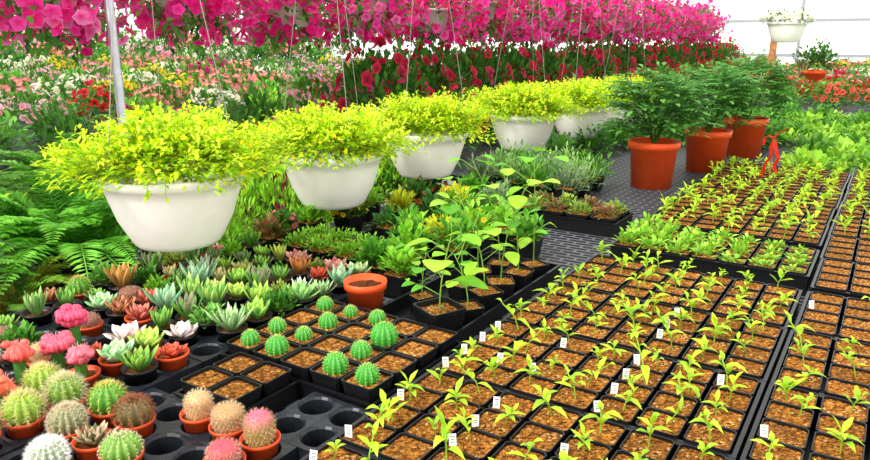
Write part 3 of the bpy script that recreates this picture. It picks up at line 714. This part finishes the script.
def put(n,x,y,z,s=1,group='bedding flowers on the far benches'):
    if n in('dark','light','mid'):
        single('leafy_plant',gm[{'dark':0,'light':1,'mid':2}[n]],(x,y,z),'bushy leafy green bedding plant on the bench' if n!='light' else 'bright lime green leafy bedding plant','plant','leafy green bench plants',R.uniform(0,6),s)
    else:
        b,g=BED[n]; thing('bedding_plant',[('foliage',g),('blossoms',b,None,None,1)],(x,y,z),'mound of %s bedding flowers in bloom'%n,'flower',group,R.uniform(0,6),s)
names=['pink','pale pink','white','mid','magenta','yellow','mid','dark','pink','light','white','pale pink','red','pink']
for j in range(24):
    for i in range(9):
        x=-4.45-i*.58+R.uniform(-.06,.06); y=.2+j*.58+R.uniform(-.06,.06)
        lat=x*.84+y*.543; F=-x*.543+y*.84
        if lat/F< -.7 or lat/F>.0 or F>11: continue
        nm=names[(i*5+j//2*3+R.choice((0,0,0,1)))%len(names)]
        put(nm,x,y,.7,(1.3,1.3,1.3+.09*i))
for j in range(16):
    for i in range(3):
        x=-10.6-i*.9; y=.4+j*.8; lat=x*.84+y*.543; F=-x*.543+y*.84
        if lat/F< -.7 or lat/F>.0: continue
        put(('dark','pink','mid','pale pink','dark','white')[(i*2+j)%6],x,y,.9,(2.0,2.0,2.0+.5*i))
for j in range(24):
    for i in range(2):
        x=-2.05-i*1.15; y=3.0+j*.5
        put((('dark','dark','crimson','mid','dark','dark') if i==0 else ('pink','dark','crimson','pale pink','dark','magenta'))[(j*2+i)%6],x+R.uniform(-.05,.05),y,.74,(1.2,1.2,(1.7 if j<3 else 2.2) if i else 1.5))
# low bench
FG=('5cb034','6cc03e','4c9e2e','80d04c')
fernm=[fern(1000+i,.50,90,FG) for i in range(3)]
olive=fern(1010,.40,60,('7aaa34','9aaa38','b09040','68a034'))
fpot=round_pot(.11,.14,hx('2a2c2e'),mat_=BLACK); fso=soil_disc(.095,.12)
for i,(x,y,k,s) in enumerate(((-2.1,.62,0,1.1),(-2.12,1.18,1,1.2),(-2.65,.9,2,1.35),(-2.7,1.55,0,1.25),(-2.1,.1,1,1.05))):
    thing('potted_fern',[('pot',fpot),('soil',fso),('fronds',fernm[k],(0,0,.12))],(x,y,.55),'lush green fern with arching feathery fronds in dark pot','fern','green ferns on the low bench',rz=i,s=s)
for i,(x,y) in enumerate(((-1.95,.88),(-1.92,.40))):
    thing('potted_fern',[('pot',fpot),('soil',fso),('fronds',olive,(0,0,.12))],(x,y,.55),'olive and bronze tinged fern in dark pot','fern','olive ferns on the low bench',rz=i*2,s=.8)
lowm=[bush(1100+k,.2,.16,1900,.03,.010,('b0f040','98e030','c8f858'),zc=.1,zmin=-.5,upb=1).mesh('foliage',LEAF) for k in range(2)]
for i in range(12):
    x=-1.93-(i%3)*.36; y=1.50+(i//3)*.36
    single('ground_cover_plant',lowm[i%2],(x,y,.55+.0),'mound of fine bright green foliage on the low bench','plant','bright green mounds',i,(1,1,1.5))
for (x,y,n,sz) in ((-2.05,1.98,'magenta',1.9),(-2.3,2.3,'crimson',1.9),(-2.5,2.55,'magenta',2.0),(-2.9,2.2,'dark',2.1),(-3.2,1.8,'dark',2.2),(-3.3,2.5,'pink',2.0),(-2.9,2.55,'dark',2.2),(-2.15,2.6,'dark',1.8),(-3.3,1.2,'pink',2.2),(-3.3,.6,'red',2.2),(-1.98,2.62,'dark',1.6)):
    put(n,x,y,.55,(1.0,1.0,sz))
for j in range(13):
    for i in range(8):
        x=-.6+i*.15; y=3.42+j*.19
        if x<-.38 and y<4.2: continue
        single('leafy_plant',yl[(i+2*(j//2))%3],(x+R.uniform(-.02,.02),y,BZ),'young broad-leaved green plant in a dense block','plant','young leafy plants beyond the trays',R.uniform(0,6),R.uniform(.75,1.1))
for j in range(9):
    for i in range(3): put('mid' if (i+j)%2 else 'dark',-1.3+i*.32,4.1+j*.2,BZ,(.8,.8,.7))
for i in range(3): put('dark' if i%2 else 'mid',-1.32+.04*i,3.1+i*.32,BZ,(.7,.7,.7))
rows=['salmon','mid','red','pink','dark','magenta','mid','white','pink','red','pale pink','dark','pink','yellow','white','mid','pink','pale pink']
for j in range(17):
    for i in range(6):
        x=-1.25+i*.4; y=6.8+j*.5
        if abs(x+1.24)<.2 and abs(y-9)<.2: continue
        put(rows[(j+(1 if i<2 else 0))%len(rows)],x+R.uniform(-.05,.05),y,BZ,1.0)
for j in range(12):
    for i in range(2): put(rows[(j*3+i)%len(rows)],1.8+i*.5,7+j*.7,.78,1.1)
thing('potted_shrub',[('pot',bp),('foliage',gm[0],(0,0,.18))],(-.75,8.6,BZ+.0),'tall leafy dark green shrub in pot on far bench','potted plant',s=(1.2,1.2,1.4))

# ================ LIGHT / WORLD =================
w=bpy.data.worlds.new('World'); sc.world=w; w.use_nodes=True; bg=w.node_tree.nodes['Background']; bg.inputs[0].default_value=(1,.985,.97,1); bg.inputs[1].default_value=1.85
sl=bpy.data.lights.new('sun','SUN'); sl.energy=3.6; sl.angle=math.radians(18); sl.color=(1,.97,.89); so=bpy.data.objects.new('sun',sl); so.rotation_euler=(math.radians(42),math.radians(-18),0); link(so)
# ================ CAMERA =================
cd=bpy.data.cameras.new('camera'); cd.sensor_width=36; cd.lens=36*700/870; cd.clip_end=100; cd.clip_start=.02
cam=bpy.data.objects.new('camera',cd); cam.location=(0,0,CZ); cam.rotation_euler=(math.radians(90-15.2),0,math.radians(32.9)); link(cam); sc.camera=cam
